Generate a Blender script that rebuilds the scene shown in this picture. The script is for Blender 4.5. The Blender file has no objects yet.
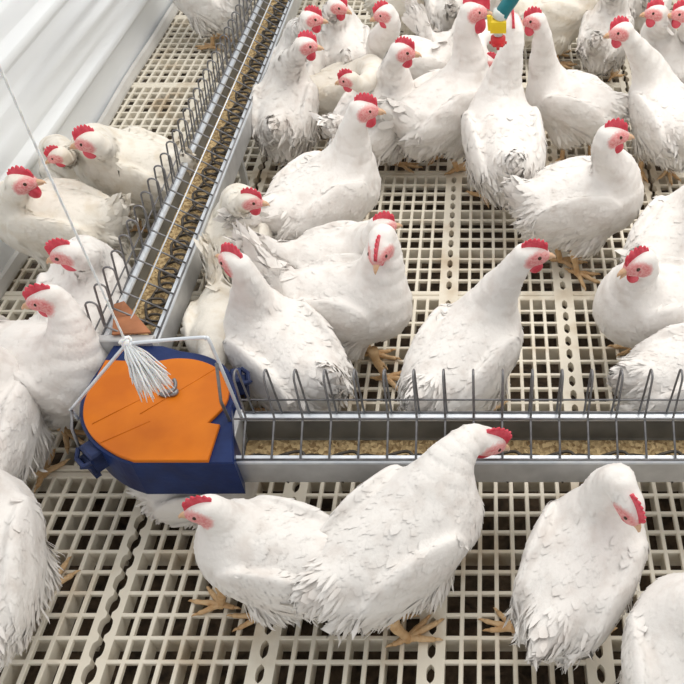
import bpy, bmesh, math, random
import numpy as np
from mathutils import Vector, Matrix

scene = bpy.context.scene
COL = scene.collection
PI = math.pi
rad = math.radians

# ---------------------------------------------------------------- camera
F = 808.0; CX = 486.0; CY = 342.0; H = 1.4
TH = rad(45.8); S, Cc = math.sin(TH), math.cos(TH)
cd = bpy.data.cameras.new('camera'); cam = bpy.data.objects.new('camera', cd); COL.objects.link(cam)
cd.sensor_width = 36.0; cd.lens = F / 684 * 36.0; cd.shift_x = (342 - CX) / 684
cam.location = (0, 0, H); cam.rotation_euler = (rad(90) - TH, 0, 0)
cd.clip_start = 0.02
scene.camera = cam

def at(px, py, z):
    """point of the place seen at pixel px,py at height z (metres)"""
    u = py - CY; D = F * S + u * Cc
    return Vector(((H - z) * (px - CX) / D, (H - z) * (F * Cc - u * S) / D, z))

# ---------------------------------------------------------------- materials
def new_mat(name):
    m = bpy.data.materials.new(name); m.use_nodes = True
    nt = m.node_tree; b = nt.nodes['Principled BSDF']
    return m, nt, b

def noise_mat(name, c1, c2, scale=20, rough=.6, metal=0, bump=0, bscale=None, lo=.35, hi=.65, detail=4, sss=0, coord='Object', stretch=None):
    m, nt, b = new_mat(name)
    tc = nt.nodes.new('ShaderNodeTexCoord'); src = tc.outputs[coord]
    if stretch:
        mp = nt.nodes.new('ShaderNodeMapping'); mp.inputs['Scale'].default_value = stretch
        nt.links.new(src, mp.inputs['Vector']); src = mp.outputs['Vector']
    n = nt.nodes.new('ShaderNodeTexNoise'); n.inputs['Scale'].default_value = scale; n.inputs['Detail'].default_value = detail
    nt.links.new(src, n.inputs['Vector'])
    r = nt.nodes.new('ShaderNodeValToRGB')
    r.color_ramp.elements[0].position = lo; r.color_ramp.elements[0].color = (*c1, 1)
    r.color_ramp.elements[1].position = hi; r.color_ramp.elements[1].color = (*c2, 1)
    nt.links.new(n.outputs['Fac'], r.inputs['Fac']); nt.links.new(r.outputs['Color'], b.inputs['Base Color'])
    b.inputs['Roughness'].default_value = rough; b.inputs['Metallic'].default_value = metal
    if sss:
        b.inputs['Subsurface Weight'].default_value = sss; b.inputs['Subsurface Radius'].default_value = (.01, .006, .004)
        b.inputs['Subsurface Scale'].default_value = 1.0
    if bump:
        n2 = nt.nodes.new('ShaderNodeTexNoise'); n2.inputs['Scale'].default_value = bscale or scale * 3; n2.inputs['Detail'].default_value = 3
        nt.links.new(src, n2.inputs['Vector'])
        bp = nt.nodes.new('ShaderNodeBump'); bp.inputs['Strength'].default_value = bump; bp.inputs['Distance'].default_value = .004
        nt.links.new(n2.outputs['Fac'], bp.inputs['Height']); nt.links.new(bp.outputs['Normal'], b.inputs['Normal'])
    return m

def feather_mat(name, c1, c2):
    m, nt, b = new_mat(name)
    tc = nt.nodes.new('ShaderNodeTexCoord')
    n = nt.nodes.new('ShaderNodeTexNoise'); n.inputs['Scale'].default_value = 26; n.inputs['Detail'].default_value = 5
    nt.links.new(tc.outputs['Object'], n.inputs['Vector'])
    r = nt.nodes.new('ShaderNodeValToRGB')
    r.color_ramp.elements[0].position = .30; r.color_ramp.elements[0].color = (*c2, 1)
    r.color_ramp.elements[1].position = .52; r.color_ramp.elements[1].color = (*c1, 1)
    nt.links.new(n.outputs['Fac'], r.inputs['Fac'])
    a = nt.nodes.new('ShaderNodeAttribute'); a.attribute_name = 'skin'
    n3 = nt.nodes.new('ShaderNodeTexNoise'); n3.inputs['Scale'].default_value = 220
    nt.links.new(tc.outputs['Object'], n3.inputs['Vector'])
    ad = nt.nodes.new('ShaderNodeMath'); ad.operation = 'MULTIPLY_ADD'; ad.inputs[1].default_value = .5
    nt.links.new(n3.outputs['Fac'], ad.inputs[0]); nt.links.new(a.outputs['Fac'], ad.inputs[2])
    mr = nt.nodes.new('ShaderNodeMapRange'); mr.inputs['From Min'].default_value = .62; mr.inputs['From Max'].default_value = .92
    nt.links.new(ad.outputs[0], mr.inputs['Value'])
    r2 = nt.nodes.new('ShaderNodeValToRGB')
    r2.color_ramp.elements[0].position = .35; r2.color_ramp.elements[0].color = (.70, .21, .22, 1)
    r2.color_ramp.elements[1].position = .65; r2.color_ramp.elements[1].color = (.80, .42, .40, 1)
    nt.links.new(n3.outputs['Fac'], r2.inputs['Fac'])
    mx = nt.nodes.new('ShaderNodeMix'); mx.data_type = 'RGBA'
    nt.links.new(mr.outputs['Result'], mx.inputs['Factor']); nt.links.new(r.outputs['Color'], mx.inputs['A']); nt.links.new(r2.outputs['Color'], mx.inputs['B'])
    nt.links.new(mx.outputs['Result'], b.inputs['Base Color'])
    b.inputs['Roughness'].default_value = .75
    b.inputs['Specular IOR Level'].default_value = .25
    b.inputs['Sheen Weight'].default_value = .15
    n2 = nt.nodes.new('ShaderNodeTexNoise'); n2.inputs['Scale'].default_value = 120; n2.inputs['Detail'].default_value = 3
    nt.links.new(tc.outputs['Object'], n2.inputs['Vector'])
    bp = nt.nodes.new('ShaderNodeBump'); bp.inputs['Strength'].default_value = .35; bp.inputs['Distance'].default_value = .003
    nt.links.new(n2.outputs['Fac'], bp.inputs['Height']); nt.links.new(bp.outputs['Normal'], b.inputs['Normal'])
    return m

M = {}
M['white'] = feather_mat('white_feathers', (.87, .845, .82), (.76, .715, .68))
M['cream'] = feather_mat('cream_feathers', (.86, .82, .745), (.75, .68, .57))
M['dusty'] = feather_mat('dusty_feathers', (.84, .81, .78), (.68, .63, .59))
M['comb'] = noise_mat('comb_skin', (.60, .03, .06), (.76, .095, .14), 60, .45, bump=.3, bscale=300, sss=.15)
M['beak'] = noise_mat('beak_horn', (.62, .36, .20), (.72, .50, .34), 60, .4)
M['eye'] = noise_mat('eye_amber', (.03, .015, .008), (.07, .03, .012), 60, .12)
M['leg'] = noise_mat('leg_scales', (.60, .36, .17), (.72, .50, .28), 60, .5, bump=.5, bscale=260)
M['claw'] = noise_mat('claw_horn', (.40, .28, .18), (.50, .38, .26), 60, .45)
M['plastic'] = noise_mat('slat_plastic', (.62, .51, .37), (.86, .805, .69), 7, .5, lo=.30, hi=.48, detail=8, bump=.15, bscale=60)
M['pit'] = noise_mat('pit_litter', (.028, .020, .014), (.16, .112, .072), 38, .95, bump=1, bscale=60, lo=.3, hi=.75, detail=8)
M['galv'] = noise_mat('galvanised_steel', (.52, .525, .53), (.64, .645, .65), 28, .42, metal=.5, bump=.05, lo=.3, hi=.7)
M['rim'] = noise_mat('galvanised_rim', (.68, .73, .80), (.80, .84, .89), 40, .33, metal=.35)
M['wire'] = noise_mat('grill_wire', (.17, .17, .18), (.27, .27, .28), 60, .42, metal=.6)
M['dark_inside'] = noise_mat('dark_trough_inside', (.13, .125, .11), (.21, .20, .175), 14, .75, detail=6)
M['chain'] = noise_mat('chain_steel', (.05, .045, .04), (.14, .12, .10), 60, .5, metal=.5)
M['orange'] = noise_mat('orange_lid_plastic', (.52, .125, .003), (.66, .18, .006), 9, .42, detail=6)
M['rust'] = noise_mat('brown_orange_plate', (.30, .12, .055), (.46, .19, .09), 18, .45)
M['navy'] = noise_mat('navy_plastic', (.005, .015, .075), (.010, .030, .13), 18, .38, bump=.2, bscale=40)
M['strap'] = noise_mat('navy_rubber', (.010, .018, .06), (.02, .035, .11), 40, .5, bump=.4)
M['rope'] = noise_mat('white_rope', (.90, .89, .88), (.95, .94, .93), 200, .8, sss=.4)
M['wall'] = noise_mat('white_wall_sheet', (.86, .90, .95), (.92, .955, .985), 5, .42, bump=.15, bscale=9, stretch=(1, .25, 1.6))
M['trim'] = noise_mat('grey_sill', (.60, .59, .57), (.72, .71, .69), 9, .6)
M['teal'] = noise_mat('teal_tube', (.0, .13, .16), (.005, .19, .22), 30, .35)
M['yellow'] = noise_mat('yellow_plastic', (.82, .56, .01), (.88, .66, .02), 30, .4)
M['red'] = noise_mat('red_plastic', (.55, .015, .02), (.68, .03, .035), 30, .4)
M['clear'] = noise_mat('cloudy_plastic', (.62, .66, .64), (.74, .77, .74), 30, .25)

for k_ in ('orange', 'navy', 'strap', 'rust'):
    M[k_].node_tree.nodes['Principled BSDF'].inputs['Specular IOR Level'].default_value = .28

def feed_mat():
    m, nt, b = new_mat('feed_mash')
    tc = nt.nodes.new('ShaderNodeTexCoord'); v = nt.nodes.new('ShaderNodeTexVoronoi'); v.inputs['Scale'].default_value = 170
    nt.links.new(tc.outputs['Object'], v.inputs['Vector'])
    r = nt.nodes.new('ShaderNodeValToRGB')
    r.color_ramp.elements[0].position = .0; r.color_ramp.elements[0].color = (.24, .15, .065, 1)
    r.color_ramp.elements[1].position = 1; r.color_ramp.elements[1].color = (.72, .54, .29, 1)
    sp = nt.nodes.new('ShaderNodeSeparateColor'); nt.links.new(v.outputs['Color'], sp.inputs[0])
    nt.links.new(sp.outputs[0], r.inputs['Fac']); nt.links.new(r.outputs['Color'], b.inputs['Base Color'])
    bp = nt.nodes.new('ShaderNodeBump'); bp.inputs['Strength'].default_value = .8; bp.inputs['Distance'].default_value = .003
    nt.links.new(v.outputs['Distance'], bp.inputs['Height']); nt.links.new(bp.outputs['Normal'], b.inputs['Normal'])
    b.inputs['Roughness'].default_value = .9
    return m
M['feed'] = feed_mat()

# ---------------------------------------------------------------- object helpers
def mesh_from(name, verts, faces, mat, smooth=True):
    me = bpy.data.meshes.new(name)
    me.from_pydata([tuple(v) for v in verts], [], [tuple(f) for f in faces])
    if mat: me.materials.append(mat)
    if smooth: me.polygons.foreach_set('use_smooth', [True] * len(me.polygons))
    me.update()
    return me

def link(name, me, parent=None):
    o = bpy.data.objects.new(name, me); COL.objects.link(o)
    if parent: o.parent = parent
    return o

def tag(o, label=None, cat=None, group=None, kind=None):
    if label: o['label'] = label
    if cat: o['category'] = cat
    if group: o['group'] = group
    if kind: o['kind'] = kind
    return o

def empty(name, loc=(0, 0, 0), rz=0):
    o = bpy.data.objects.new(name, None); COL.objects.link(o); o.location = loc; o.rotation_euler = (0, 0, rz)
    o.empty_display_size = .02
    return o

class MB:
    def __init__(s): s.v = []; s.f = []
    def add(s, v, f):
        n = len(s.v); s.v += [tuple(p) for p in v]; s.f += [tuple(i + n for i in q) for q in f]
    def box(s, x0, x1, y0, y1, z0, z1, c=0.0):
        if c <= 0:
            v = [(x0,y0,z0),(x1,y0,z0),(x1,y1,z0),(x0,y1,z0),(x0,y0,z1),(x1,y0,z1),(x1,y1,z1),(x0,y1,z1)]
            s.add(v, [(3,2,1,0),(4,5,6,7),(0,1,5,4),(1,2,6,5),(2,3,7,6),(3,0,4,7)])
        else:
            zc = z1 - c
            v = [(x0,y0,z0),(x1,y0,z0),(x1,y1,z0),(x0,y1,z0),(x0,y0,zc),(x1,y0,zc),(x1,y1,zc),(x0,y1,zc),
                 (x0+c,y0+c,z1),(x1-c,y0+c,z1),(x1-c,y1-c,z1),(x0+c,y1-c,z1)]
            s.add(v, [(3,2,1,0),(0,1,5,4),(1,2,6,5),(2,3,7,6),(3,0,4,7),(4,5,9,8),(5,6,10,9),(6,7,11,10),(7,4,8,11),(8,9,10,11)])
    def tube(s, pts, r, n=8, cap=True):
        pts = [Vector(p) for p in pts]; m = len(pts)
        rs = r if isinstance(r, (list, tuple)) else [r] * m
        ring = []; prev = None
        for i, p in enumerate(pts):
            t = (pts[min(i+1, m-1)] - pts[max(i-1, 0)]).normalized()
            if prev is None:
                a = Vector((0,0,1)) if abs(t.z) < .9 else Vector((1,0,0))
                u = t.cross(a).normalized()
            else:
                u = (prev - t * prev.dot(t)).normalized()
            prev = u; w = t.cross(u)
            ring.append([p + (u * math.cos(2*PI*k/n) + w * math.sin(2*PI*k/n)) * rs[i] for k in range(n)])
        v = [q for rr in ring for q in rr]; f = []
        for i in range(m-1):
            for k in range(n):
                f.append((i*n+k, i*n+(k+1)%n, (i+1)*n+(k+1)%n, (i+1)*n+k))
        if cap:
            f.append(tuple(range(n))[::-1]); f.append(tuple((m-1)*n+k for k in range(n)))
        s.add(v, f)
    def prism(s, poly, z0, z1, c=0.0):
        """poly: list of (x,y); extruded, with a small chamfer at the top"""
        n = len(poly); cx = sum(p[0] for p in poly)/n; cy = sum(p[1] for p in poly)/n
        area = sum(poly[i][0]*poly[(i+1)%n][1]-poly[(i+1)%n][0]*poly[i][1] for i in range(n))
        if area < 0: poly = poly[::-1]
        rings = [[(x,y,z0) for x,y in poly], [(x,y,z1-c) for x,y in poly]]
        if c > 0:
            ins = []
            for i in range(n):
                a = Vector(poly[i-1]); b = Vector(poly[i]); d = Vector(poly[(i+1)%n])
                e1 = (b-a).normalized(); e2 = (d-b).normalized(); nn = Vector((-(e1.y+e2.y), e1.x+e2.x)); nn = nn.normalized() if nn.length > 1e-6 else Vector((0,0))
                ins.append((b.x+nn.x*c, b.y+nn.y*c, z1))
            rings.append(ins)
        v = [q for r in rings for q in r]; f = []
        for j in range(len(rings)-1):
            for i in range(n):
                f.append((j*n+i, j*n+(i+1)%n, (j+1)*n+(i+1)%n, (j+1)*n+i))
        f.append(tuple(range(n))[::-1]); f.append(tuple((len(rings)-1)*n+i for i in range(n)))
        s.add(v, f)
    def ball(s, c, r, nu=12, nv=8, mat=None):
        v = []; f = []
        r = r if isinstance(r, (tuple, list)) else (r, r, r)
        for j in range(nv+1):
            a = PI*j/nv
            for i in range(nu):
                b = 2*PI*i/nu
                v.append((c[0]+r[0]*math.sin(a)*math.cos(b), c[1]+r[1]*math.sin(a)*math.sin(b), c[2]+r[2]*math.cos(a)))
        for j in range(nv):
            for i in range(nu):
                f.append((j*nu+i, (j+1)*nu+i, (j+1)*nu+(i+1)%nu, j*nu+(i+1)%nu))
        s.add(v, f)
    def mesh(s, name, mat, smooth=False): return mesh_from(name, s.v, s.f, mat, smooth)
    def build(s, name, mat, parent=None, smooth=False): return link(name, s.mesh(name, mat, smooth), parent)

def smooth_pts(pts, n=6, closed=False):
    pts = [Vector(p) for p in pts]; out = []; m = len(pts)
    for i in range(m if closed else m-1):
        p1, p2 = pts[i], pts[(i+1) % m]
        p0 = pts[i-1] if (closed or i > 0) else p1 * 2 - p2
        p3 = pts[(i+2) % m] if (closed or i+2 < m) else p2 * 2 - p1
        for k in range(n):
            t = k/n
            out.append(.5*((2*p1)+(p2-p0)*t+(2*p0-5*p1+4*p2-p3)*t*t+(3*p1-p0-3*p2+p3)*t**3))
    if not closed: out.append(pts[-1])
    return out

# ---------------------------------------------------------------- the setting: slatted floor, pit, wall
PW, PL = .295, .545
XJ = [-.096 + PW*k for k in range(-4, 7)]
YB = [.985 + PL*k for k in range(-2, 8)]
def floor_panel(open_left):
    b = MB(); hw = .021; band = .030; rows = 12; cells = 8
    pitch = (PL - band) / rows
    x0, x1 = hw, PW - hw
    cw = (x1 - x0) / cells
    c = .0013
    for i in range(cells + 1):                      # ribs running away
        x = x0 + cw * i; d = .042 if i % 2 == 0 else .010
        w = .0041
        if 0 < i < cells: b.box(x-w, x+w, band/2, PL-band/2, -d, 0, c)
    for j in range(rows + 1):                       # cross ribs
        y = band/2 + pitch*j; d = .050 if j % 4 == 0 else .009
        if 0 < j < rows: b.box(x0-.001, x1+.001, y-.0038, y+.0038, -d, -.0003, c)
    b.box(x0-.001, x1+.001, 0.001, band/2+.002, -.05, -.0002, .003)
    b.box(x0-.001, x1+.001, PL-band/2-.002, PL-.001, -.05, -.0002, .003)
    # side strips with scalloped edges that meet the neighbour's
    for side in (0, 1):
        gap = .0045 if (open_left[side]) else 0.0
        a = .0076 if open_left[side] else .0072
        N = 14; edge = []
        yy = [0, band/2]
        ys = [0.0]; es = [gap]
        for j in range(rows):
            for k in range(N):
                t = (k + .5)/N
                q = 1-abs((t-.5)/.35)**3
                ys.append(band/2 + pitch*(j+t)); es.append(gap + (a*math.sqrt(q) if q > 0 else 0))
        ys.append(PL); es.append(gap)
        v = []; f = []
        for y, e in zip(ys, es):
            if side == 0: X = (e, hw+.003)
            else: X = (PW-e, PW-hw-.003)
            v += [(X[0], y, 0), (X[1], y, 0), (X[0], y, -.02), (X[1], y, -.04)]
        for i in range(len(ys)-1):
            o = 4*i
            q = [(o, o+1, o+5, o+4), (o, o+4, o+6, o+2), (o+1, o+3, o+7, o+5)]
            if side: q = [tuple(reversed(z)) for z in q]
            f += q
        b.add(v, f)
    return b
fl = MB()
protos = {}
for k in range(len(XJ)-1):
    key = ((k-2) % 4 == 0, (k-1) % 4 == 0)          # open joints either side of every fourth strip
    if key not in protos: protos[key] = floor_panel(key)
    p = protos[key]
    for y in YB[:-1]:
        fl.add([(a+XJ[k], c_+y, z) for a, c_, z in p.v], p.f)
o = fl.build('floor', M['plastic']); tag(o, 'cream plastic slatted poultry floor of joined grid panels', 'floor', kind='structure')

rng = np.random.default_rng(5)
b = MB(); nx, ny = 80, 110
gx = np.linspace(-1.6, 2.1, nx); gy = np.linspace(-.4, 5.3, ny)
hz = rng.normal(0, .012, (nx, ny)); hz = (hz + np.roll(hz, 1, 0) + np.roll(hz, 1, 1))
v = [(gx[i], gy[j], -.17 + hz[i, j]) for i in range(nx) for j in range(ny)]
f = [(i*ny+j, (i+1)*ny+j, (i+1)*ny+j+1, i*ny+j+1) for i in range(nx-1) for j in range(ny-1)]
b.add(v, f); o = b.build('ground', M['pit'], smooth=True); tag(o, 'dark manure litter in the pit under the slats', 'ground', kind='structure')

WX = -1.255
def wall_profile():
    p = [(0, -.05), (0, .045)]
    def rib(z, d=.013, h=.024):
        return [(0, z-h-.008), (.0005, z-h-.006), (d*.9, z-h*.62), (d, z-h*.5), (d, z+h*.40), (d*.92, z+h*.5), (.0005, z+h+.012), (0, z+h+.016)]
    z = .16
    while z < 2.3:
        p += rib(z); p += [(.001, z+.06), (.001, z+.085), (.006, z+.10), (.001, z+.108), (.002, z+.125), (.002, z+.145), (.007, z+.155), (.001, z+.165), (.0, z+.18)]
        z += .245
    return p
wp = wall_profile(); NY = 140
v = []; f = []
rr = random.Random(3)
ph = [(rr.uniform(2, 7), rr.uniform(0, 6), rr.uniform(.002, .005), rr.uniform(5, 30)) for _ in range(7)] + [(rr.uniform(1, 4), rr.uniform(0, 6), .003, rr.uniform(60, 110)) for _ in range(3)]
for j in range(NY+1):
    y = -.3 + 5.6*j/NY
    for (dx, z) in wp:
        w = sum(a*math.sin(fr*y+p0+z*kz) for fr, p0, a, kz in ph) * (1.0 if z < .12 or dx < .01 else .25) * .55
        v.append((WX + dx + w, y, z + w*.8 if .05 < z < 1 else z))
n = len(wp)
for j in range(NY):
    for i in range(n-1):
        f.append((j*n+i, j*n+i+1, (j+1)*n+i+1, (j+1)*n+i))
o = link('wall_left', mesh_from('wall_left', v, f, M['wall'])); tag(o, 'white ribbed plastic sheet wall along the left side', 'wall', kind='structure')
b = MB()
prof = [(0, .001), (.016, .001), (.016, .010), (.010, .030), (0, .034)]
v = []; f = []
for j in range(61):
    y = -.3 + 5.6*j/60
    w = .003*math.sin(4*y) + .002*math.sin(11*y+1)
    for dx, z in prof: v.append((WX + .006 + dx + w, y, z))
for j in range(60):
    for i in range(4): f.append((j*5+i, j*5+i+1, (j+1)*5+i+1, (j+1)*5+i))
o = link('baseboard_left', mesh_from('baseboard_left', v, f, M['trim'], False)); tag(o, 'greyish sill along the foot of the white wall', 'baseboard', kind='structure')

# ---------------------------------------------------------------- feed troughs
RZ, BZ = .230, .161
LX0, LX1 = -.783, -.663          # left trough across x
RY0, RY1 = .842, .956            # right trough across y
LY0, LY1 = 1.075, 4.6
RX0, RX1 = -.455, 1.55

def extrude_profile(b, prof, l0, l1, axis, closed=True):
    """prof in (across, z); extruded along y (axis 'y') or x"""
    n = len(prof); v = []; f = []
    for l in (l0, l1):
        for a, z in prof: v.append((a, l, z) if axis == 'y' else (l, a, z))
    for i in range(n if closed else n-1):
        k = (i+1) % n; f.append((i, k, n+k, n+i))
    if closed: f.append(tuple(range(n))[::-1]); f.append(tuple(range(n, 2*n)))
    b.add(v, f)

def trough(axis, a0, a1, l0, l1, label, legs):
    t = empty('feed_trough', ((a0+a1)/2, l0, 0) if axis == 'y' else (l0, (a0+a1)/2, 0))
    off = Vector(t.location)
    def add(name, bld, mat, parent=t, smooth=False):
        bld.v = [tuple(Vector(p)-off) for p in bld.v]
        return bld.build(name, mat, parent, smooth)
    th = .0018
    outer = [(a0+.001, RZ-.004), (a0+.001, BZ+.006), (a0+.006, BZ), (a1-.006, BZ), (a1-.001, BZ+.006), (a1-.001, RZ-.004)]
    inner = [(a1-.009, RZ-.004), (a1-.014, BZ+.008), (a1-.018, BZ+th), (a0+.018, BZ+th), (a0+.014, BZ+.008), (a0+.009, RZ-.004)]
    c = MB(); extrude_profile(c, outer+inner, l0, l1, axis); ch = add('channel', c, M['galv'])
    ch.data.materials.append(M['dark_inside'])                      # darker colour on the inside faces
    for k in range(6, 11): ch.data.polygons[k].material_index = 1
    for a, s in ((a0, 1), (a1, -1)):
        r = MB()
        pr = [(a, RZ-.007), (a-.0005*s, RZ-.002), (a+.002*s, RZ+.001), (a+.014*s, RZ+.001), (a+.0165*s, RZ-.003), (a+.0155*s, RZ-.008), (a+.010*s, RZ-.007)]
        extrude_profile(r, pr, l0-.002, l1, axis); add('rim', r, M['rim'])
    for l in legs:
        g = MB()
        for a in (a0+.012, a1-.012):
            if axis == 'y': g.box(a-.008, a+.008, l-.008, l+.008, 0.0, BZ+.001)
            else: g.box(l-.008, l+.008, a-.008, a+.008, 0.0, BZ+.001)
        add('support_leg', g, M['galv'])
    tag(t, label, 'feeder')
    return t, add
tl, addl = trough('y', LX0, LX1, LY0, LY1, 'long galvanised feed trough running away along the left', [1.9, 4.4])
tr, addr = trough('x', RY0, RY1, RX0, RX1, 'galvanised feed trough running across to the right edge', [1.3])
e = MB(); e.box(RX0-.012, RX0+.001, RY0-.004, RY1+.004, BZ-.002, RZ+.004, .002); addr('end_plate', e, M['galv'])
e = MB(); e.box(LX0-.004, LX1+.004, LY0-.012, LY0+.001, BZ-.002, RZ-.006, .002); addl('end_plate', e, M['galv'])

def feed(axis, a0, a1, l0, l1, z, label, amp):
    rg = np.random.default_rng(11); na = 14; nl = int((l1-l0)/.008)
    v = []; f = []
    bump = rg.normal(0, amp, (nl+1, na+1)); bump = (bump + np.roll(bump, 1, 0) + np.roll(bump, 1, 1) + np.roll(bump, 2, 0))/2
    for i in range(nl+1):
        l = l0+(l1-l0)*i/nl
        for k in range(na+1):
            a = a0+(a1-a0)*k/na
            zz = z + bump[i, k] - (.006 if z > BZ+.02 else .002)*math.cos((k/na-.5)*PI)
            if k in (0, na): zz = z - .004
            v.append((a, l, zz) if axis == 'y' else (l, a, zz))
    for i in range(nl):
        for k in range(na):
            q = (i*(na+1)+k, i*(na+1)+k+1, (i+1)*(na+1)+k+1, (i+1)*(na+1)+k)
            f.append(q if axis == 'y' else q[::-1])
    o = link('feed', mesh_from('feed', v, f, M['feed'])); tag(o, label, 'feed', kind='stuff')
feed('y', LX0+.014, LX1-.014, LY0+.003, LY1-.01, BZ+.030, 'yellow brown feed mash lying in the long left trough', .0032)
feed('x', RY0+.016, RY1-.016, RX0+.003, RX1-.01, BZ+.008, 'yellow brown feed mash lying in the trough across to the right', .0022)

# flat conveyor chain: interlocking dark links
def link_mesh():
    b = MB(); L, W = .032, .021
    pts = []
    for k in range(20):
        a = 2*PI*k/20
        x = W*math.copysign(abs(math.cos(a))**.6, math.cos(a)); y = L*math.copysign(abs(math.sin(a))**.6, math.sin(a))
        pts.append((x, y, .0045*math.sin(a)))
    pts.append(pts[0]); b.tube(pts, .0032, 6, cap=False)
    b.tube([(-W, 0, 0), (0, .006, .0045), (W, 0, 0)], .003, 6)
    b.tube([(W*.6, L*.8, .004), (W*1.2, L*.3, .006), (W*1.7, -L*.25, .002)], .003, 6)
    return b.mesh('link', M['chain'], True)
lm = link_mesh()
def chain(axis, a, l0, l1, z, label):
    c = empty('feed_chain', (a, l0, z) if axis == 'y' else (l0, a, z)); n = int((l1-l0)/.050)
    for i in range(n):
        k = link('link', lm, c); d = .03 + .050*i
        k.location = (0, d, 0) if axis == 'y' else (d, 0, 0)
        tw = .30 if i % 2 else -.25
        k.rotation_euler = (0, .25 if i % 2 else -.12, (0 if axis == 'y' else -PI/2) + tw)
    tag(c, label, 'chain')
chain('y', (LX0+LX1)/2+.012, LY0+.01, LY1-.05, BZ+.038, 'dark steel link chain lying in feed of the long left trough')
chain('x', (RY0+RY1)/2-.020, RX0+.01, RX1-.05, BZ+.012, 'dark steel link chain lying in feed of the trough across to the right')

# wire grills: bent A-shaped wires over the troughs, joined by long rods
def grill(axis, short, long, l0, l1, pitch, label, h, bend, rod_at, name='feeder_grill'):
    """short: rim under the apex, long: the opposite rim"""
    sgn = 1 if long > short else -1
    w = abs(long-short)
    top = RZ + h; r = .0115
    A = Vector((long-sgn*.004, RZ+.002)); B = Vector((short+sgn*.004, RZ+.002))
    Qb = Vector((short+sgn*bend[0], RZ+bend[1]))                      # bend in the long leg
    c = Vector((short+sgn*(.018+.0115), top-r))
    arc = []
    for k in range(9):
        t = PI*k/8
        arc.append(Vector((c.x + sgn*r*math.cos(t), c.y + r*math.sin(t))))
    prof = [A, A.lerp(Qb, .5), A.lerp(Qb, .9), Qb, Qb.lerp(arc[0], .12), Qb.lerp(arc[0], .6)] + arc + [B.lerp(arc[-1], .5), B]
    t = empty(name, (short, l0, RZ) if axis == 'y' else (l0, short, RZ))
    def P(a, l, z): return (a-short, l, z-RZ) if axis == 'y' else (l, a-short, z-RZ)
    b = MB(); b.tube([P(q.x, 0, q.y) for q in prof], .0021, 6)
    me = b.mesh('wire_loop', M['wire'], True)
    n = int((l1-l0)/pitch)
    for i in range(n):
        k = link('wire_loop', me, t); k.location = (0, .02+pitch*i, 0) if axis == 'y' else (.02+pitch*i, 0, 0)
    q1 = A.lerp(Qb, rod_at); q2 = B.lerp(arc[-1], .30)
    for q, rr_ in ((A+Vector((sgn*.0005, .001)), .0022), (q1+Vector((sgn*.003, .001)), .0018), (q2-Vector((sgn*.003, 0)), .0018), (B+Vector((-sgn*.001, .001)), .0022)):
        b = MB(); b.tube([P(q.x, 0, q.y), P(q.x, l1-l0, q.y)], rr_, 6); b.build('long_rod', M['rim'] if q.x == (q1+Vector((sgn*.003, .001))).x and axis == 'y' else M['wire'], t, True)
    tag(t, label, 'grill')
grill('y', LX0, LX1, LY0+.03, LY1-.05, .051, 'dark wire grill of narrow loops over the long left trough', .122, (.036, .058), .62)
grill('x', RY1, RY0, RX0+.005, RX1-.02, .051, 'dark wire grill of upright prongs over the trough across to the right', .144, (.045, .038), 1.0)

# ---------------------------------------------------------------- corner wheel box
LZ = .262
lid_px = [(105.3,359.6),(133,360.5),(159.4,360.2),(177,357.8),(197.4,359.6),(215,366.6),(225.2,377.7),(228.7,390.9),(223.7,405.5),(207.7,422.2),(219.4,423.9),(207.7,460.2),
          (133.1,460.2),(115.6,453.7),(98,442),(87.8,430.4),(82.8,415.7),(84.9,398.2),(93.6,380.6)]
lw = [at(x, y, LZ).to_2d() for x, y in lid_px]
def seg_smooth(pts, i0, i1, n=4):
    return [p for p in smooth_pts(pts[i0:i1+1], n)]
outl = [lw[0], lw[1]] + seg_smooth(lw, 2, 9) + [lw[10], lw[11]] + seg_smooth(lw, 12, 18) 
corner = empty('feeder_corner', (-.60, .935, BZ))
off = Vector(corner.location)
def cb(name, b, mat, parent=corner, smooth=False):
    b.v = [tuple(Vector(p)-off) for p in b.v]; return b.build(name, mat, parent, smooth)
b = MB(); b.prism([(p.x, p.y) for p in outl], LZ-.007, LZ, .0015); lid = cb('lid', b, M['orange'])
base_px = [(103,361),(113,345),(162,345),(180,350),(203,354),(222,363),(233,377),(236,392),(231,405),(234,463),
           (131,463.5),(113,457),(95,445),(84.5,432),(79,416),(81,397),(91,379)]
bw = [at(x, y, LZ-.008).to_2d() for x, y in base_px]
outb = bw[:3] + seg_smooth(bw, 3, 8) + [bw[9]] + seg_smooth(bw, 10, 16)
b = MB(); b.prism([(p.x, p.y) for p in outb], BZ-.001, LZ-.008, .003); cb('base', b, M['navy'], smooth=False)
# seam line ribs moulded on the lid, wing nut
hk = at(170, 392, LZ+.004)
b = MB()
b.tube(smooth_pts([hk+Vector((-.010,-.003,0)), hk+Vector((.002,-.006,.006)), hk+Vector((.010,.002,.008)), hk+Vector((.010,.012,.012)), hk+Vector((.006,.018,.016))], 4), .0035, 8)
b.ball(hk+Vector((-.008,-.002,-.001)), (.013,.009,.005)); b.ball(hk+Vector((.006,.0,.0)), (.010,.010,.006))
b.v = [tuple(Vector(p)-off) for p in b.v]; b.build('wing_nut', M['wire'], lid, True)
b = MB()
for (xa, ya, xb, yb) in ((92, 424, 166, 386), (100, 443, 150, 421), (140, 414, 218, 367)):
    p, q = at(xa, ya, LZ+.0002), at(xb, yb, LZ+.0002); b.tube([p, p.lerp(q, .5), q], .0011, 6)
b.v = [tuple(Vector(p)-off) for p in b.v]; b.build('seam', M['orange'], lid, True)
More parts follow.
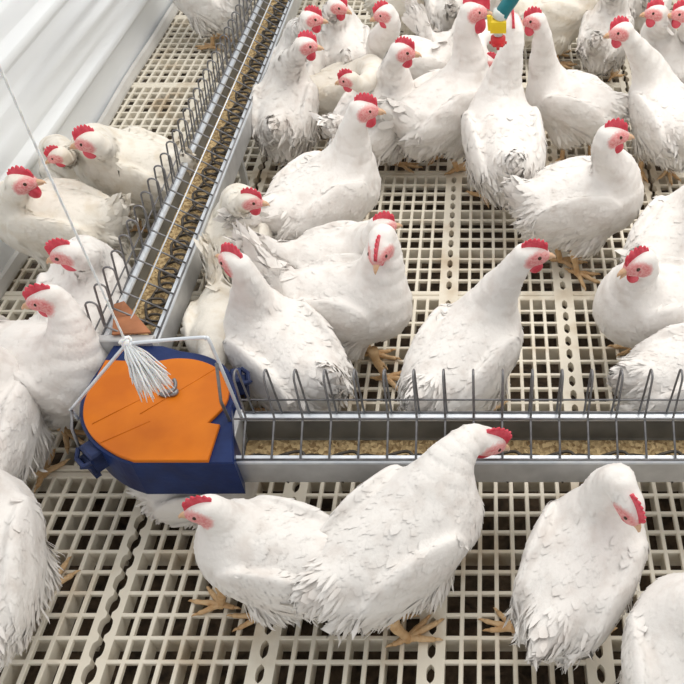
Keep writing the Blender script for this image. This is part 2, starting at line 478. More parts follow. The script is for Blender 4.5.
# straps / buckles at both sides
def strap(px, py, z, ang, s=1.0):
    c = at(px, py, z); b = MB()
    R = Matrix.Rotation(ang, 3, 'Z')
    q = MB(); 
    q.box(-.012*s, .010*s, -.020*s, .020*s, -.030, .012, .004); q.box(-.018*s, -.008*s, -.016*s, .016*s, -.045, -.006, .003)
    q.tube([(-.012*s, -.022*s, .004), (-.024*s, -.012*s, -.004), (-.024*s, .012*s, -.006), (-.012*s, .022*s, .004)], .0045, 8)
    q.tube([(-.016*s, -.014*s, -.012), (-.026*s, 0, -.018), (-.016*s, .014*s, -.012)], .004, 8)
    b.add([tuple(c + R @ Vector(p)) for p in q.v], q.f); cb('strap', b, M['strap'])
strap(93, 452, LZ-.03, rad(48), 1.1)
strap(236, 378, LZ-.018, rad(195), .9)
# bail wire
by = .935
bail = [(-.751, by, .235), (-.752, by, .262), (-.742, by, .275), (-.607, by, .424), (-.595, by, .434), (-.582, by, .437), (-.475, by, .449), (-.463, by, .446), (-.458, by, .435), (-.450, by, .28), (-.449, by, .24)]
b = MB(); b.tube(smooth_pts(bail, 4), .0032, 8); cb('bail', b, M['rim'], smooth=True)
b = MB(); b.tube([(-.458, by-.004, .39), (-.470, by-.012, .30), (-.462, by-.020, .245)], .003, 8); cb('hook', b, M['wire'], smooth=True)
b = MB(); b.tube([(-.752, by-.002, .262), (-.748, by-.03, .245), (-.735, by-.055, .215)], .003, 8); cb('hook', b, M['wire'], smooth=True)
# sloping brown plate between left trough and box, with a bolted flange
pl = [at(114, 304, .255), at(124, 301, .262), at(151, 332, .275), at(112, 334, .275)]
b = MB()
dn = Vector((0, 0, -.004))
vv = [p for p in pl] + [p+dn for p in pl]
b.add(vv, [(3,2,1,0),(4,5,6,7),(0,1,5,4),(1,2,6,5),(2,3,7,6),(3,0,4,7)]); tp = cb('cover_plate', b, M['rust'])
b = MB(); y1 = pl[3].y
b.box(LX0-.006, LX1+.008, y1-.012, y1+.006, BZ, .268, .002); cb('flange', b, M['galv'])
for x in (LX0+.006, LX1-.004):
    b = MB(); b.tube([(x, y1-.020, .245), (x, y1-.010, .245)], .006, 6); cb('bolt', b, M['wire'])
tag(corner, 'orange lidded navy corner box joining the two feed troughs', 'feeder corner')

# hanging rope with frayed end
bx, bz = -.598, .438
rope = empty('rope', (bx, by, bz))
b = MB()
for k in range(3):
    pts = []
    for i in range(241):
        z = 2.2*i/240; a = z*95 + 2*PI*k/3
        pts.append((.0010*math.cos(a), .0010*math.sin(a), z))
    b.tube(pts, .0011, 5)
b.build('cord', M['rope'], rope, True)
b = MB(); 
b.ball((0, 0, -.002), (.009, .008, .009))
b.tube([(.008*math.cos(a), .006*math.sin(a*2), .008*math.sin(a)) for a in [2*PI*k/14 for k in range(15)]], .003, 6)
b.build('knot', M['rope'], rope, True)
b = MB(); r = random.Random(8)
for k in range(130):
    a = r.uniform(0, 2*PI); sp = r.uniform(.0, 1)**.6
    L = r.uniform(.055, .10)
    ex, ey = .034 + .034*sp*math.cos(a), -.030 + .026*sp*math.sin(a)
    pts = [(0.002*math.cos(a), .002*math.sin(a), 0)]
    for q in (.25, .5, .75, 1):
        pts.append((ex*q**.9 + r.uniform(-.002, .002), ey*q**.9 + r.uniform(-.002, .002), .006*math.sin(q*3) - L*q**1.15))
    b.tube(smooth_pts(pts, 2), [.0016]*8 + [.0007], 4)
b.build('frayed_end', M['rope'], rope, True)
tag(rope, 'thin white rope with frayed end tied above orange corner lid', 'rope')

# ---------------------------------------------------------------- drinker
dp = at(498, 44, .50)
dr = empty('nipple_drinker', dp)
b = MB(); b.tube([(0,0,-.004),(0,0,0),(0,0,.018),(0,0,.022)], [.011,.018,.018,.011], 16); b.tube([(0,0,-.014),(0,0,0)], .004, 8)
for k in range(6):
    a = k*PI/3; b.tube([(.014*math.cos(a), .014*math.sin(a), .004), (.021*math.cos(a), .021*math.sin(a), .003)], .0035, 6)
b.build('nipple', M['red'], dr, True)
b = MB(); b.tube([(0,0,.020),(0,0,.024),(0,0,.040),(0,0,.044)], [.010,.011,.011,.010], 14); b.build('valve', M['clear'], dr, True)
b = MB(); b.box(-.019,.019,-.017,.017,.034,.064,.004); b.tube([(-.020,-.012,.040),(-.022,-.012,.075)], .005, 8); b.build('clip', M['yellow'], dr)
b = MB(); b.tube([(.002,0,.062),(.003,0,.066),(.006,0,.080),(.007,0,.084)], [.014,.018,.018,.014], 16); b.build('collar', M['clear'], dr, True)
b = MB(); b.tube(smooth_pts([(.004,0,.066),(.014,.0,.085),(.034,.0,.115),(.050,0,.155),(.058,0,.25),(.060,0,.45),(.060,0,1.8)], 6), .0165, 16); b.build('drop_tube', M['teal'], dr, True)
tag(dr, 'red and yellow nipple drinker hanging on a teal tube', 'drinker')

# ---------------------------------------------------------------- hens
def ell(P, c, r, R=None):
    q = P - c
    if R is not None: q = q @ R           # into the ellipsoid's frame
    a = q / r; k0 = np.sqrt((a*a).sum(-1)) + 1e-9
    bq = a / r; k1 = np.sqrt((bq*bq).sum(-1)) + 1e-9
    return k0*(k0-1)/k1
def cone(P, a, b, ra, rb):
    d = b-a; t = np.clip(((P-a) @ d)/max(d @ d, 1e-9), 0, 1)
    q = P - a - t[..., None]*d
    return np.sqrt((q*q).sum(-1)) - (ra + (rb-ra)*t)
def smin(a, b, k):
    h = np.clip(.5+.5*(b-a)/k, 0, 1)
    return b + (a-b)*h - k*h*(1-h)
def rotY(deg):
    a = rad(deg); c, s = math.cos(a), math.sin(a)
    return np.array([[c, 0, s], [0, 1, 0], [-s, 0, c]], float)     # columns = axes; negative deg lifts +x
def rotZ(deg):
    a = rad(deg); c, s = math.cos(a), math.sin(a)
    return np.array([[c, -s, 0], [s, c, 0], [0, 0, 1]], float)

def surface_nets(f, org, h):
    ins = f < 0
    nx, ny, nz = f.shape
    cnt = np.zeros((nx-1, ny-1, nz-1), np.int32); acc = np.zeros((nx-1, ny-1, nz-1, 3))
    cor = [(i, j, k) for i in (0, 1) for j in (0, 1) for k in (0, 1)]
    def sl(c): return tuple(slice(c[d], f.shape[d]-1+c[d]) for d in range(3))
    for a in cor:
        for ax in range(3):
            if a[ax] == 0:
                b_ = list(a); b_[ax] = 1; b_ = tuple(b_)
                fa, fb = f[sl(a)], f[sl(b_)]
                m = (fa < 0) != (fb < 0)
                t = np.where(m, fa/np.where(m, fa-fb, 1), 0)
                for d in range(3):
                    acc[..., d] += np.where(m, a[d] + (t if d == ax else 0), 0)
                cnt += m
    act = cnt > 0
    idx = -np.ones(act.shape, np.int64); idx[act] = np.arange(act.sum())
    ii = np.argwhere(act)
    V = (ii + acc[act]/cnt[act][:, None])*h + org
    faces = []
    for ax in range(3):
        o1, o2 = (ax+1) % 3, (ax+2) % 3
        s0 = [slice(1, -1)]*3; s0[ax] = slice(0, -1); s1 = [slice(1, -1)]*3; s1[ax] = slice(1, None)
        A, B = ins[tuple(s0)], ins[tuple(s1)]
        e = np.argwhere(A != B)
        base = e.copy(); base[:, o1] += 1; base[:, o2] += 1
        flip = A[tuple(e.T)]
        def g(d1, d2):
            q = base.copy(); q[:, o1] -= d1; q[:, o2] -= d2
            return idx[tuple(q.T)]
        q = np.stack([g(1, 1), g(0, 1), g(0, 0), g(1, 0)], 1)
        q[~flip] = q[~flip][:, ::-1]
        faces.append(q)
    return V, np.concatenate(faces)

# --- shared small parts, in the head's frame (x = beak direction, z up)
def comb_mesh(lobes, seed):
    b = MB(); r = random.Random(seed); N = 30; v = []; f = []
    hs = [r.uniform(.75, 1.0) for _ in range(lobes)]
    for i in range(N+1):
        t = i/N; x = .034 - .060*t
        base = .012 + .013*math.sin(min(1, t*1.6)*PI/2) - .004*t
        env = math.sin(PI*min(1, .10+t*.86))**.55
        k = min(lobes-1, int(t*lobes)); q = t*lobes-k
        top = base + .008 + .021*env*(.55 + .45*hs[k]*math.sin(PI*q)**.8)
        if t > .9: top = base + .012
        if i == 0: top = base+.004
        for z, w in ((base-.006, .0042), (base+.006, .0036), (base*.35+top*.65, .0027), (top-.001, .0016)):
            v += [(x, w, z), (x, -w, z)]
    for i in range(N):
        o = i*8; p = o+8
        for k in range(3):
            f += [(o+2*k, o+2*k+2, p+2*k+2, p+2*k), (o+2*k+1, p+2*k+1, p+2*k+3, o+2*k+3)]
        f.append((o+6, o+7, p+7, p+6))
    f += [(0, 1, 3, 2), (2, 3, 5, 4), (4, 5, 7, 6)]
    e = N*8; f += [(e, e+2, e+3, e+1), (e+2, e+4, e+5, e+3), (e+4, e+6, e+7, e+5)]
    b.add(v, f); return b.mesh('comb', M['comb'], True)
COMBS = [comb_mesh(5, 1), comb_mesh(6, 2), comb_mesh(5, 3)]
def wattle_mesh():
    b = MB(); v = []; f = []; nu, nv = 12, 9
    for j in range(nv+1):
        t = j/nv
        w = .0125*(math.sin(PI*(.12+.88*t))**.6 if t < 1 else 0) * (.65+.5*t)
        for i in range(nu):
            a = 2*PI*i/nu; v.append((w*math.cos(a), .0042*math.sin(a)*(w/.0125)**.5, -.029*t))
    for j in range(nv):
        for i in range(nu): f.append((j*nu+i, (j+1)*nu+i, (j+1)*nu+(i+1) % nu, j*nu+(i+1) % nu))
    f.append(tuple(range(nu)))
    b.add(v, f); return b.mesh('wattle', M['comb'], True)
WAT = wattle_mesh()
def beak_mesh(gape):
    b = MB()
    b.tube([(-.006, 0, .001), (.002, 0, .0015), (.010, 0, .001), (.017, 0, -.002), (.0205, 0, -.007)], [.0085, .0078, .0058, .0034, .0008], 10)
    b.tube([(-.004, 0, -.005), (.006, 0, -.006-gape*.5), (.014, 0, -.0075-gape)], [.0062, .0048, .001], 10)
    return b.mesh('beak', M['beak'], True)
BEAK = beak_mesh(0); BEAK_OPEN = beak_mesh(.010)
def eye_mesh():
    b = MB(); b.ball((0, 0, 0), (.0042, .0026, .0042), 12, 8); return b.mesh('eye', M['eye'], True)
EYE = eye_mesh()
def leg_mesh(seed):
    r = random.Random(seed); b = MB()
    b.tube(smooth_pts([(-.020, 0, .105), (-.018, 0, .075), (-.010, 0, .045), (-.002, 0, .018), (0, 0, .008)], 3),
           [.011]*3+[.0095]*3+[.0075]*3+[.0075]*3+[.009], 10)
    for a, L in ((-32, .046), (0, .058), (33, .046), (180, .026)):
        a += r.uniform(-8, 8); c, s = math.cos(rad(a)), math.sin(rad(a))
        p = [(0, 0, .009), (c*L*.35, s*L*.35, .0105), (c*L*.7, s*L*.7, .0065), (c*L, s*L, .0055)]
        b.tube(smooth_pts(p, 3), [.0072, .0066, .006, .0058, .0063, .0056, .005, .005, .0052, .004], 8)
        q = Vector(p[-1]); b.tube([q, q+Vector((c*.008, s*.008, .001)), q+Vector((c*.014, s*.014, -.003))], [.0036, .0026, .0006], 6)
    return b.mesh('leg', M['leg'], True)
LEGS = [leg_mesh(1), leg_mesh(2), leg_mesh(3)]

def hen(label, body, yaw, head, hz, byaw, bpitch=-8, s=1.0, sit=0.0, pitch=10, tail=38, tint='white', seed=None, tl=.75,
        near=False, gape=False, comb=1.0, ruffle=1.0, tilt=0, feet=None):
    global HN
    HN += 1
    rg = np.random.default_rng(100+HN if seed is None else seed)
    zc = .18*s - sit
    pos = at(body[0], body[1], zc); pos.z = 0
    hw = at(head[0], head[1], hz)
    ca, sa = math.cos(rad(yaw)), math.sin(rad(yaw))
    dl = (hw - pos); hl = np.array([dl.x*ca + dl.y*sa, -dl.x*sa + dl.y*ca, dl.z])/s
    hl[2] += sit/s                                    # everything is modelled standing, then lowered
    by_ = rad(byaw - yaw); bp_ = rad(bpitch)
    bd = np.array([math.cos(by_)*math.cos(bp_), math.sin(by_)*math.cos(bp_), math.sin(bp_)])
    side = np.cross([0, 0, 1.], bd); side /= np.linalg.norm(side); up = np.cross(bd, side)
    if tilt:
        c, q = math.cos(rad(tilt)), math.sin(rad(tilt)); side, up = side*c + up*q, up*c - side*q
    HR = np.stack([bd, side, up], 1)                  # head axes as columns
    RB = rotY(-pitch)
    piv = np.array([0, 0, .18])
    def bp(x, y, z): return piv + RB @ (np.array([x, y, z]) - piv)
    var = rg.uniform(-1, 1, 8)
    wd = 1 + .05*var[0]
    # body
    prims = [('e', bp(0, 0, .180), np.array([.128, .086*wd, .086]), RB, .03),
             ('e', bp(.066, 0, .166), np.array([.080, .076*wd, .080]), RB, .035),
             ('e', bp(-.085, 0, .196), np.array([.074, .064*wd, .060]), RB, .035),
             ('e', bp(-.085, 0, .140), np.array([.070, .066*wd, .056]), RB, .035),
             ('e', bp(-.01, .046, .110), np.array([.050, .038, .056]), None, .03),
             ('e', bp(-.01, -.046, .110), np.array([.050, .038, .056]), None, .03)]
    ta = tail + 6*var[1]
    RT = rotY(180+ta) if False else rotY(ta)          # local x axis points forward-down, so -x points back-up
    tc = bp(-.125, 0, .225) + RT @ np.array([-.060*tl, 0, 0])
    prims.append(('e', tc, np.array([.072*(.4+.6*tl), .020, .030]), RT, .03))
    prims.append(('e', bp(-.115, 0, .215), np.array([.05, .040, .036]), RB @ rotY(20), .03))
    for sg in (1, -1):
        RW = RB @ rotY(-6+4*var[2+(sg > 0)]) @ rotZ(sg*5)
        prims.append(('e', bp(-.028, sg*.075*wd, .196), np.array([.104, .019, .058]), RW, .014))
        prims.append(('e', bp(-.112, sg*.054*wd, .190), np.array([.055, .011, .024]), RB @ rotY(-4) @ rotZ(sg*16), .008))
    # neck
    p0 = bp(.060, 0, .195); p3 = hl - bd*.012 - up*.004
    L = np.linalg.norm(p3-p0)
    p1 = p0 + RB @ np.array([.42, 0, .36])*L*.75
    dn = -np.array([0, 0, 1.])*.62 - bd*.35 if bpitch > -30 else -bd*.8 + np.array([0, 0, .25])
    p2 = p3 + dn*L*.40
    ts = np.linspace(0, 1, 10)
    B = ((1-ts)**3)[:, None]*p0 + (3*ts*(1-ts)**2)[:, None]*p1 + (3*ts*ts*(1-ts))[:, None]*p2 + (ts**3)[:, None]*p3
    rad_ = np.interp(ts, [0, .25, .55, .8, 1], [.066, .055, .037, .0275, .0235]) * (1 + .04*var[4])
    prims_n = [(B[i], B[i+1], rad_[i], rad_[i+1]) for i in range(9)]
    hc = hl
    nseed = rg.uniform(0, 6.28, 12)
    def sdf(P):
        d = None
        for _, c, r, R, k in prims:
            e = ell(P, c, r, R)
            d = e if d is None else smin(d, e, k)
        n = None
        for a, b_, ra, rb in prims_n:
            e = cone(P, a, b_, ra, rb); n = e if n is None else np.minimum(n, e)
        d = smin(d, n, .035)
        h1 = ell(P, hc, np.array([.0300, .0210, .0225]), HR)
        h2 = ell(P, hc + HR @ np.array([.017, 0, -.003]), np.array([.0185, .0130, .0140]), HR)
        d = smin(d, smin(h1, h2, .012), .012)
        X = P
        d = d + .0016*np.sin(X[..., 0]*62+nseed[0]+2*np.sin(X[..., 2]*40+nseed[1]))*np.sin(X[..., 1]*70+nseed[2]+X[..., 2]*50)*np.clip((.30-np.abs(X[..., 0]))*6, 0, 1)
        return d
    # grid
    pts = np.array([[-.235, -.12, .035], [.165, .12, .30], hl-.055, hl+.055, *(B-.06), *(B+.06)])
    lo = pts.min(0); hi = pts.max(0); lo[2] = max(lo[2], .03)
    h = .0056 if near else .0068
    n = np.ceil((hi-lo)/h).astype(int)+2
    G = np.stack(np.meshgrid(*[lo[d]+h*np.arange(n[d]) for d in range(3)], indexing='ij'), -1)
    V, Fq = surface_nets(sdf(G), lo, h)
    def grad(P):
        e = 1e-3; g = np.stack([sdf(P+np.eye(3)[d]*e)-sdf(P-np.eye(3)[d]*e) for d in range(3)], -1)
        return g/(np.linalg.norm(g, axis=-1, keepdims=True)+1e-9)
    # feathers: small curved blades lying on the surface, root buried, tip lifted
    C = V[Fq].mean(1)
    ar = np.linalg.norm(np.cross(V[Fq[:, 2]]-V[Fq[:, 0]], V[Fq[:, 3]]-V[Fq[:, 1]]), axis=1)
    NF = 2000 if near else 1200
    pick = rg.choice(len(C), NF, p=ar/ar.sum())
    Q = C[pick] + rg.uniform(-.003, .003, (NF, 3))
    fa = ar*((C[:, 2] < .145) & (C[:, 0] < .05) | (C[:, 0] < -.12))
    NX = 900 if near else 450
    Q = np.concatenate([Q, C[rg.choice(len(C), NX, p=fa/fa.sum())] + rg.uniform(-.003, .003, (NX, 3))]); NF += NX
    down = np.arange(NF) >= NF-NX
    nb = np.min(np.stack([np.linalg.norm(Q-(B[i]), axis=1)/rad_[i] for i in range(2, 10)]), 0)
    onneck = np.clip((1.6-nb)/.45, 0, 1)*(Q[:, 0] > .04)
    onhead = np.linalg.norm(Q-hc, axis=1) < .036
    keep = ~onhead & ~((np.linalg.norm(Q-tc, axis=1) < .02+.055*tl) & (rg.random(NF) < .5)); Q = Q[keep]; onneck = onneck[keep]; down = down[keep]; NF = len(Q)
    Nn = grad(Q)
    flow = np.tile(RB @ np.array([-1, 0, -.22]), (NF, 1))
    seg = np.argmin(np.stack([np.linalg.norm(Q-B[i], axis=1) for i in range(10)]), 0)
    tn = np.stack([B[max(i-1, 0)]-B[min(i+1, 9)] for i in range(10)]); tn /= np.linalg.norm(tn, axis=1, keepdims=True)
    flow = flow*(1-onneck[:, None]) + tn[seg]*onneck[:, None]
    tm = np.linalg.norm(Q-tc, axis=1) < .02+.055*tl
    flow[tm] = RT @ np.array([-1, 0, 0.])
    fluff = (Q[:, 2] < .150) & (Q[:, 0] < .03) | (Q[:, 2] < .115)
    flow[fluff] += np.array([-.15, 0, -.9])
    flow += rg.normal(0, .17, flow.shape)*(1+.6*fluff[:, None])
    T = flow - Nn*(flow*Nn).sum(1, keepdims=True); T /= np.linalg.norm(T, axis=1, keepdims=True)+1e-9
    Sd = np.cross(Nn, T)
    wing = (np.abs(Q[:, 1]) > .062) & (Q[:, 2] > .13) & (Q[:, 0] < .07)
    ln = np.where(onneck > .5, .019, .030); wdt = np.where(onneck > .5, .007, .0095)
    ln = np.where(wing & (Q[:, 0] < -.01) & (Q[:, 2] < .205), .058, ln)
    ln = np.where(tm, .055*tl+.01, ln); wdt = np.where(tm, .005+.007*tl, wdt)
    ln = np.where(fluff, .034, ln); wdt = np.where(fluff, .0055, wdt)
    ln = np.where(down & ~tm, .030, ln); wdt = np.where(down & ~tm, .0036, wdt)
    ln = ln*rg.uniform(.75, 1.25, NF); wdt = wdt*rg.uniform(.8, 1.2, NF)
    lift = np.where(down, .010, np.where(fluff, .005, np.where(onneck > .5, .0006, .0011)))*rg.uniform(.3, 1.5, NF)*ruffle
    stray = rg.random(NF) < .02; lift = np.where(stray & ~(onneck > .5), lift*3.2, lift)
    vs = np.array([0, .4, .75, 1.0]); pw = np.array([.55, 1.0, .8, .06])
    us = np.array([-1, 0, 1.0])
    P = Q[:, None, None, :] + T[:, None, None, :]*(vs[None, :, None, None]*ln[:, None, None, None]) \
        + Sd[:, None, None, :]*(us[None, None, :, None]*pw[None, :, None, None]*wdt[:, None, None, None])
    Pf = P.reshape(-1, 3)
    want = (-.0012 + (vs[None, :, None]**1.3)*(lift[:, None, None]+.0012) - .0010*np.abs(us)[None, None, :]*np.ones((NF, 4, 1))).reshape(-1)
    want += np.repeat(rg.uniform(0, .0006, NF), 12)
    tmr = np.repeat(tm, 12)
    d = sdf(Pf); g = grad(Pf)
    corr = np.clip(want-d, -.02, .02)
    corr = np.where(tmr, np.clip(corr, -.004, .01), corr)
    Pf = Pf + g*corr[:, None]
    NB = grad(V)
    gk = g.reshape(NF, 4, 3, 3); gk = np.where((gk*Nn[:, None, None, :]).sum(-1, keepdims=True) > .5, gk, Nn[:, None, None, :]); gk = np.where(tm[:, None, None, None], Nn[:, None, None, :], gk)
    NC = gk - T[:, None, None, :]*(lift/ln)[:, None, None, None]*.75 + Sd[:, None, None, :]*us[None, None, :, None]*.16 \
        + rg.normal(0, .05, (NF, 1, 1, 3))
    NC = NC.reshape(-1, 3); NC /= np.linalg.norm(NC, axis=1, keepdims=True)+1e-9
    base = len(V)
    fi = []
    for a in range(3):
        for c in range(2):
            o = a*3+c; fi.append([o+3, o+4, o+1, o])
    fi = np.array(fi)
    FF = (np.arange(NF)*12)[:, None, None] + fi[None] + base
    # longer tail and flight quills
    allV = np.concatenate([V, Pf]); allF = np.concatenate([Fq, FF.reshape(-1, 4)])
    quV = []; quF = []; quN = []
    nb_ = len(allV)
    def quill(root, dirn, sd, L_, W_, camber):
        k = nb_+len(quV)
        nrm = np.cross(dirn, sd); gr = grad((root+dirn*.01)[None])[0]; nsg = 1 if nrm @ gr > 0 else -1
        for vv_, pw_ in ((0, .5), (.35, .95), (.75, 1.0), (.93, .7), (1, .2)):
            for u_ in (-1, 0, 1):
                quN.append(nrm*nsg*.45 + gr*.75)
                quV.append(root + dirn*vv_*L_ + sd*u_*pw_*W_ + nrm*(-camber*abs(u_) + .004*vv_**2))
        for a in range(4):
            for c in range(2):
                o = k+a*3+c; quF.append([o+3, o+4, o+1, o] if nsg > 0 else [o, o+1, o+4, o+3])
    for sg in (1, -1):
        for q in range(6):
            an = rad(3+5*q); 
            dv = RT @ np.array([-math.cos(an), 0, -math.sin(an)*1.1+.22]); dv = dv + np.array([0, sg*.10, 0]); dv /= np.linalg.norm(dv)
            sdv = np.cross(dv, [0, sg*1., 0]); sdv /= np.linalg.norm(sdv)
            quill(tc + RT @ np.array([.015, sg*(.006+.002*q), .012-.006*q]), dv, sdv, .085*tl+rg.uniform(-.012, .010), .011, .001*sg)
        for q in range(5):
            dv = RB @ rotZ(sg*12) @ np.array([-1, 0, -.10-.07*q]); dv /= np.linalg.norm(dv)
            sdv = np.cross(dv, [0, sg*1., 0]); sdv /= np.linalg.norm(sdv)
            quill(bp(-.035, sg*(.088+.0016*q)*wd, .212-.013*q), dv, sdv, .115-.009*q+rg.uniform(-.006, .006), .0085, .0012*sg)
    allV = np.concatenate([allV, np.array(quV)]); allF = np.concatenate([allF, np.array(quF)])
    # bare pink face
    hp = (allV - hc) @ HR
    m1 = np.sqrt(((hp[:, 0]-.0125)/.0265)**2 + ((hp[:, 2]+.0045)/.0205)**2)
    skin = np.clip(1.55-m1, 0, 1)*(np.linalg.norm(hp, axis=1) < .05)
    allV = allV*s; allV[:, 2] -= sit
    allV[:, 2] = np.maximum(allV[:, 2], .004 + .004*rg.random(len(allV)))
    root = empty('hen', pos, rad(yaw))
    me = bpy.data.meshes.new('body')
    me.vertices.add(len(allV)); me.vertices.foreach_set('co', allV.ravel())
    nf = len(allF); me.loops.add(nf*4); me.loops.foreach_set('vertex_index', allF.ravel().astype(np.int32))
    me.polygons.add(nf); me.polygons.foreach_set('loop_start', np.arange(0, nf*4, 4, dtype=np.int32))
    me.polygons.foreach_set('use_smooth', np.ones(nf, bool))
    at_ = me.attributes.new('skin', 'FLOAT', 'POINT'); at_.data.foreach_set('value', skin.astype(np.float32))
    me.materials.append(M[tint]); me.update(calc_edges=True); me.validate()
    NA = np.concatenate([NB, NC, np.array(quN)]); NA /= np.linalg.norm(NA, axis=1, keepdims=True)+1e-9
    if len(me.vertices) == len(NA): me.normals_split_custom_set_from_vertices(NA.tolist())
    link('body', me, root)
    # head parts
    hm = Matrix.Translation(Vector(hl*s - np.array([0, 0, sit]))) @ Matrix([[*HR[i], 0] for i in range(3)] + [[0, 0, 0, 1]]) @ Matrix.Scale(s, 4)
    def put(name, me_, loc, rot=None, sc=1.0):
        o_ = link(name, me_, root)
        mt = hm @ Matrix.Translation(loc)
        if rot is not None: mt = mt @ rot
        o_.matrix_local = mt @ Matrix.Scale(sc, 4)
        return o_
    put('comb', COMBS[HN % 3], (.0, 0, .0), Matrix.Rotation(rad(rg.uniform(-9, 9)), 4, 'X'), comb*.86)
    for sg in (1, -1):
        put('wattle', WAT, (.016, sg*.0075, -.011), Matrix.Rotation(rad(sg*-12), 4, 'X') @ Matrix.Rotation(-bp_*.7, 4, 'Y'), comb*1.25)
        put('eye', EYE, (.0125, sg*.0183, .0045))
    put('beak', BEAK_OPEN if gape else BEAK, (.0325, 0, -.003), None, .84)
    for sg in (1, -1) if feet is None else ():
        lg = link('leg', LEGS[(HN+(sg > 0)) % 3], root)
        fx = rg.uniform(-.018, .018)
        lg.location = (s*(.004+fx), sg*.043*s, 0 if sit < .01 else -.0)
        lg.rotation_euler = (0, 0, rad(sg*6+rg.uniform(-12, 12)))
        lg.scale = (s, s, s if sit < .01 else s*max(.35, 1-sit/.09))
    for k, (fx, fy, fa) in enumerate(feet or ()):
        fw = at(fx, fy, .004) - pos; fw.z = 0
        lg = link('leg', LEGS[(HN+k) % 3], root)
        lg.location = (fw.x*ca + fw.y*sa, -fw.x*sa + fw.y*ca, 0); lg.rotation_euler = (0, 0, rad(fa-yaw)); lg.scale = (s, s, s)
    tag(root, label, 'hen', 'white hens crowding the slatted floor')
    print('HEN %2d L=%.3f pos=(%.2f,%.2f) hl=(%.2f,%.2f,%.2f) nv=%d | %s' % (HN, L, pos.x, pos.y, *hl, len(allV), label))
    return root
HN = 0

#HENS_BEGIN
# behind the trough that crosses the picture
hen('white hen seen from behind, rear to the prongs just right of orange lid', (283,352), 134, (234,262), .40, 150, 0, near=True, tl=.5)
hen('white hen with raised tail looking down to the camera, above the middle of the trough', (346,302), -8, (379,250), .36, -100, -30, tail=58, near=True, tl=1.0, feet=[(372, 356, -10), (386, 380, -5)])
hen('white hen mostly hidden, only back and red-combed head showing over another hen', (343,262), 5, (382,226), .33, 20, s=.92)
hen('tall white hen in profile looking right, left of centre with neck upright', (325,196), 42, (364,109), .42, 5, near=True, tail=15, s=1.05)
hen('hen beside the long left trough, head turned right showing a big comb', (240,240), 92, (250,200), .35, 0, -12, s=.86, tint='cream', tl=.4)
hen('ruffled hen with its rear to the camera beside the upper left trough', (286,110), 90, (306,45), .41, 5, -10, tint='dusty', ruffle=1.5, tl=.3, s=.95)
hen('hen pressed against the left trough near the top, behind the ruffled one', (296,72), 84, (312,18), .41, 0, -10, s=.92, tl=.4)
hen('hen at the top edge with its head cut by the frame, right of left trough', (346,51), 100, (338,6), .40, -20, -15, s=.92, tl=.4)
hen('hen with its head turned back left, comb flopped, between two taller hens', (345,90), 10, (348,79), .33, 183, -15, s=.82, tint='cream', tl=.4)
hen('tall hen looking right behind the profile hen left of centre', (378,117), 58, (403,51), .42, 0, -10, feet=[(400, 166, -15), (385, 160, 10)])
hen('hen facing left with large wattles and a raised pointed tail near the top', (410,66), 192, (384,13), .41, 195, -18, tail=60, tl=1, s=.94)
hen('hen showing a pointed upright tail, front hidden, at the top centre', (467,54), -10, (489,62), .27, -10, -35, tail=62, s=.9, tl=1.1)
hen('tall hen stretching its neck up, big comb and wattle left of drinker', (446,108), 40, (474,11), .47, 0, -5, s=1.08, comb=1.3)
hen('hen with its back to the camera reaching up to the hanging drinker', (503,142), 98, (513,26), .48, 92, 25, ruffle=1.2, s=1.12, tl=.5)
hen('hen looking left with upright neck just right of the hanging drinker', (571,104), 158, (534,20), .44, 187, -5, s=.95, tl=.25, feet=[(562, 160, -100), (590, 158, -80)])
hen('hen at the top edge right of the drinker, head out of the picture', (556,12), 5, (596,-40), .38, 0, tint='cream', tl=.5)
hen('small fluffy hen with rear showing, standing on the slats at upper right', (606,34), 70, (622,-22), .40, 40, s=.88, tint='dusty', ruffle=1.4, tl=.5)
hen('hen with a long upright neck looking left near the right edge, second row', (665,116), 108, (621,31), .43, 190, -10, ruffle=1.2, tl=.5, feet=[(668, 172, -95), (640, 172, -100)])
hen('hen looking left at the top right, a few pixels in from the edge', (668,66), 112, (656,12), .41, 185, -5, s=.95, tl=.5)
hen('hen cut by the top right corner of the picture, red head showing', (722,58), 168, (682,13), .41, 185, -5, s=.95)
hen('white hen in profile looking right, tail to the left, right of centre', (582,201), 8, (613,135), .42, 5, -5, near=True, tail=42, tl=.4, s=1.04, feet=[(577, 275, -35), (560, 262, -10)])
hen('hen at the right edge with tail feathers pointing to lower left', (678,240), 50, (722,178), .40, 40)
hen('hen with open beak looking left near the right edge', (662,306), 186, (639,263), .37, 205, -12, near=True, gape=True, s=1.02)
hen('hen at the right edge with its back behind the trough prongs, head unseen', (700,374), 12, (765,315), .40, 20, near=True, tl=.3, tail=15)
hen('white hen with upright neck looking right behind middle of the prongs', (466,356), 57, (531,254), .42, 8, -8, near=True, tl=.3, tail=15)
hen('hen by the inner corner of the troughs, pointed tail up and head hidden', (223,332), -75, (215,384), .17, -75, -40, s=.82, tail=62, tint='cream', tl=1)
hen('hen at the top edge left of centre, only its belly showing', (410,-6), 5, (450,-60), .40, 0, tint='cream')
hen('hen at the top edge with ruffled grey rear, left of the drinker', (452,4), 92, (450,-60), .40, 90, tint='dusty', ruffle=1.4)
hen('hen at the very top edge behind the drinker tube', (505,-6), 60, (525,-70), .40, 60)
hen('hen at the top edge above the long-necked one at right', (648,-6), 80, (650,-60), .40, 90, s=.95)
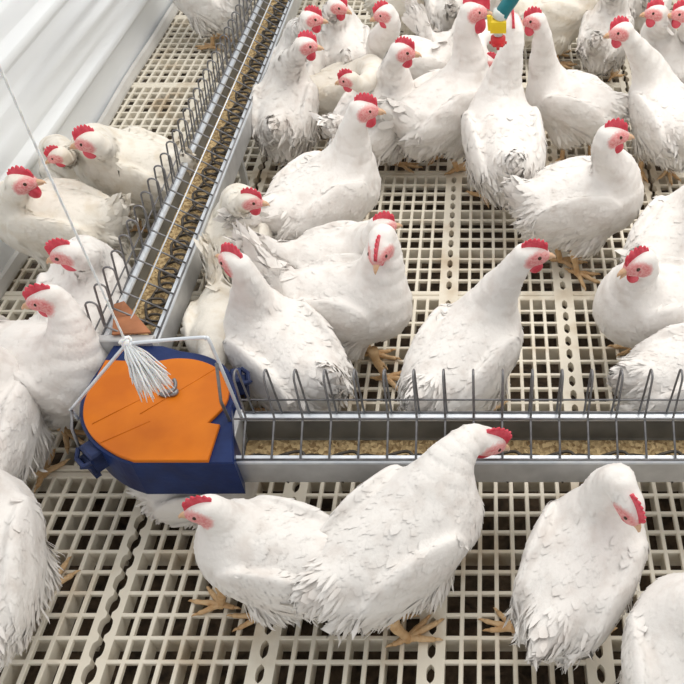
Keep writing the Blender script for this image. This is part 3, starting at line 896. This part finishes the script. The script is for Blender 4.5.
# in front of that trough
hen('big hen in front of the trough with its head reaching in to feed', (401,539), 38, (489,441), .285, 12, -38, near=True, s=1.04, tail=0, pitch=16, ruffle=1.2, tl=.25, feet=[(408, 640, 25), (385, 618, 40)])
hen('hen facing left below the corner box, orange beak and red face', (276,556), 168, (204,509), .30, 188, -12, near=True, s=.92, ruffle=1.2, tail=5, tl=.35, feet=[(222, 606, 170), (262, 618, 170)])
hen('hen sitting under the corner box, only white back showing', (204,486), 8, (235,470), .10, 0, -10, s=.70, sit=.058, tail=5, tl=.3)
hen('hen seen from above at lower right, comb towards right edge', (583,563), 62, (630,505), .345, -58, -45, near=True, s=.95, tail=8, tl=.45, feet=[(514, 630, 155), (590, 640, 60)])
hen('hen cut by the lower right corner of the picture', (686,674), 84, (735,600), .36, 60, near=True, tl=.5)
# between the left wall and the long trough
hen('hen at the top edge between white wall and long trough', (207,-4), 150, (185,-50), .40, 150, tint='white', tl=.5)
hen('cream hen facing left with red comb, farthest of the three at wall', (131,168), 168, (89,141), .37, 190, -10, tint='cream', tl=.4)
hen('small hen peeking over another hen by the wall, orange beak', (76,176), 140, (57,155), .30, 200, -22, s=.75, tint='cream', tl=.4)
hen('cream hen at left edge with head turned to the right, beside wall', (58,222), 176, (22,182), .34, 8, 0, tint='cream', tl=.5)
hen('hen with a curved neck looking left, behind the hen near orange lid', (90,303), 104, (66,253), .36, 188, -18, tl=.4)
hen('white hen facing left with big red face and tail at left, beside orange lid', (52,366), -24, (45,298), .37, 195, -12, near=True, tail=48, tl=1)
hen('hen at the left edge below, its back rounded, left of orange lid', (-14,422), 98, (-45,345), .36, 120, near=True, tl=.5)
hen('large hen at the lower left edge with one foot showing', (-22,560), 105, (-60,455), .36, 120, near=True, s=1.05, tl=.4, feet=[(48, 592, 70), (-20, 600, 90)])
#HENS_END

# ---------------------------------------------------------------- light
w = bpy.data.worlds.new('world'); scene.world = w; w.use_nodes = True
bg = w.node_tree.nodes['Background']; bg.inputs['Color'].default_value = (1, .985, .955, 1); bg.inputs['Strength'].default_value = .78
def area(loc, size, sy, power, color=(1, .955, .89), target=None):
    l = bpy.data.lights.new('overhead_light', 'AREA'); l.shape = 'RECTANGLE'; l.size = size; l.size_y = sy; l.energy = power; l.color = color
    o = bpy.data.objects.new('overhead_light', l); COL.objects.link(o); o.location = loc
    if target is not None:
        o.rotation_euler = (Vector(target)-Vector(loc)).to_track_quat('-Z', 'Y').to_euler()
    return o
area((.8, 1.6, 2.6), 1.6, 3.0, 46, target=(.0, 1.5, 0))
area((.3, 2.4, 2.4), 1.2, 2.4, 30, target=(-1.2, 2.0, .4))  # added light out of view, aimed at the left wall to brighten it
scene.view_settings.view_transform = 'Standard'; scene.view_settings.look = 'None'
scene.view_settings.gamma = 1; scene.view_settings.use_curve_mapping = False
scene.view_settings.exposure = -.33
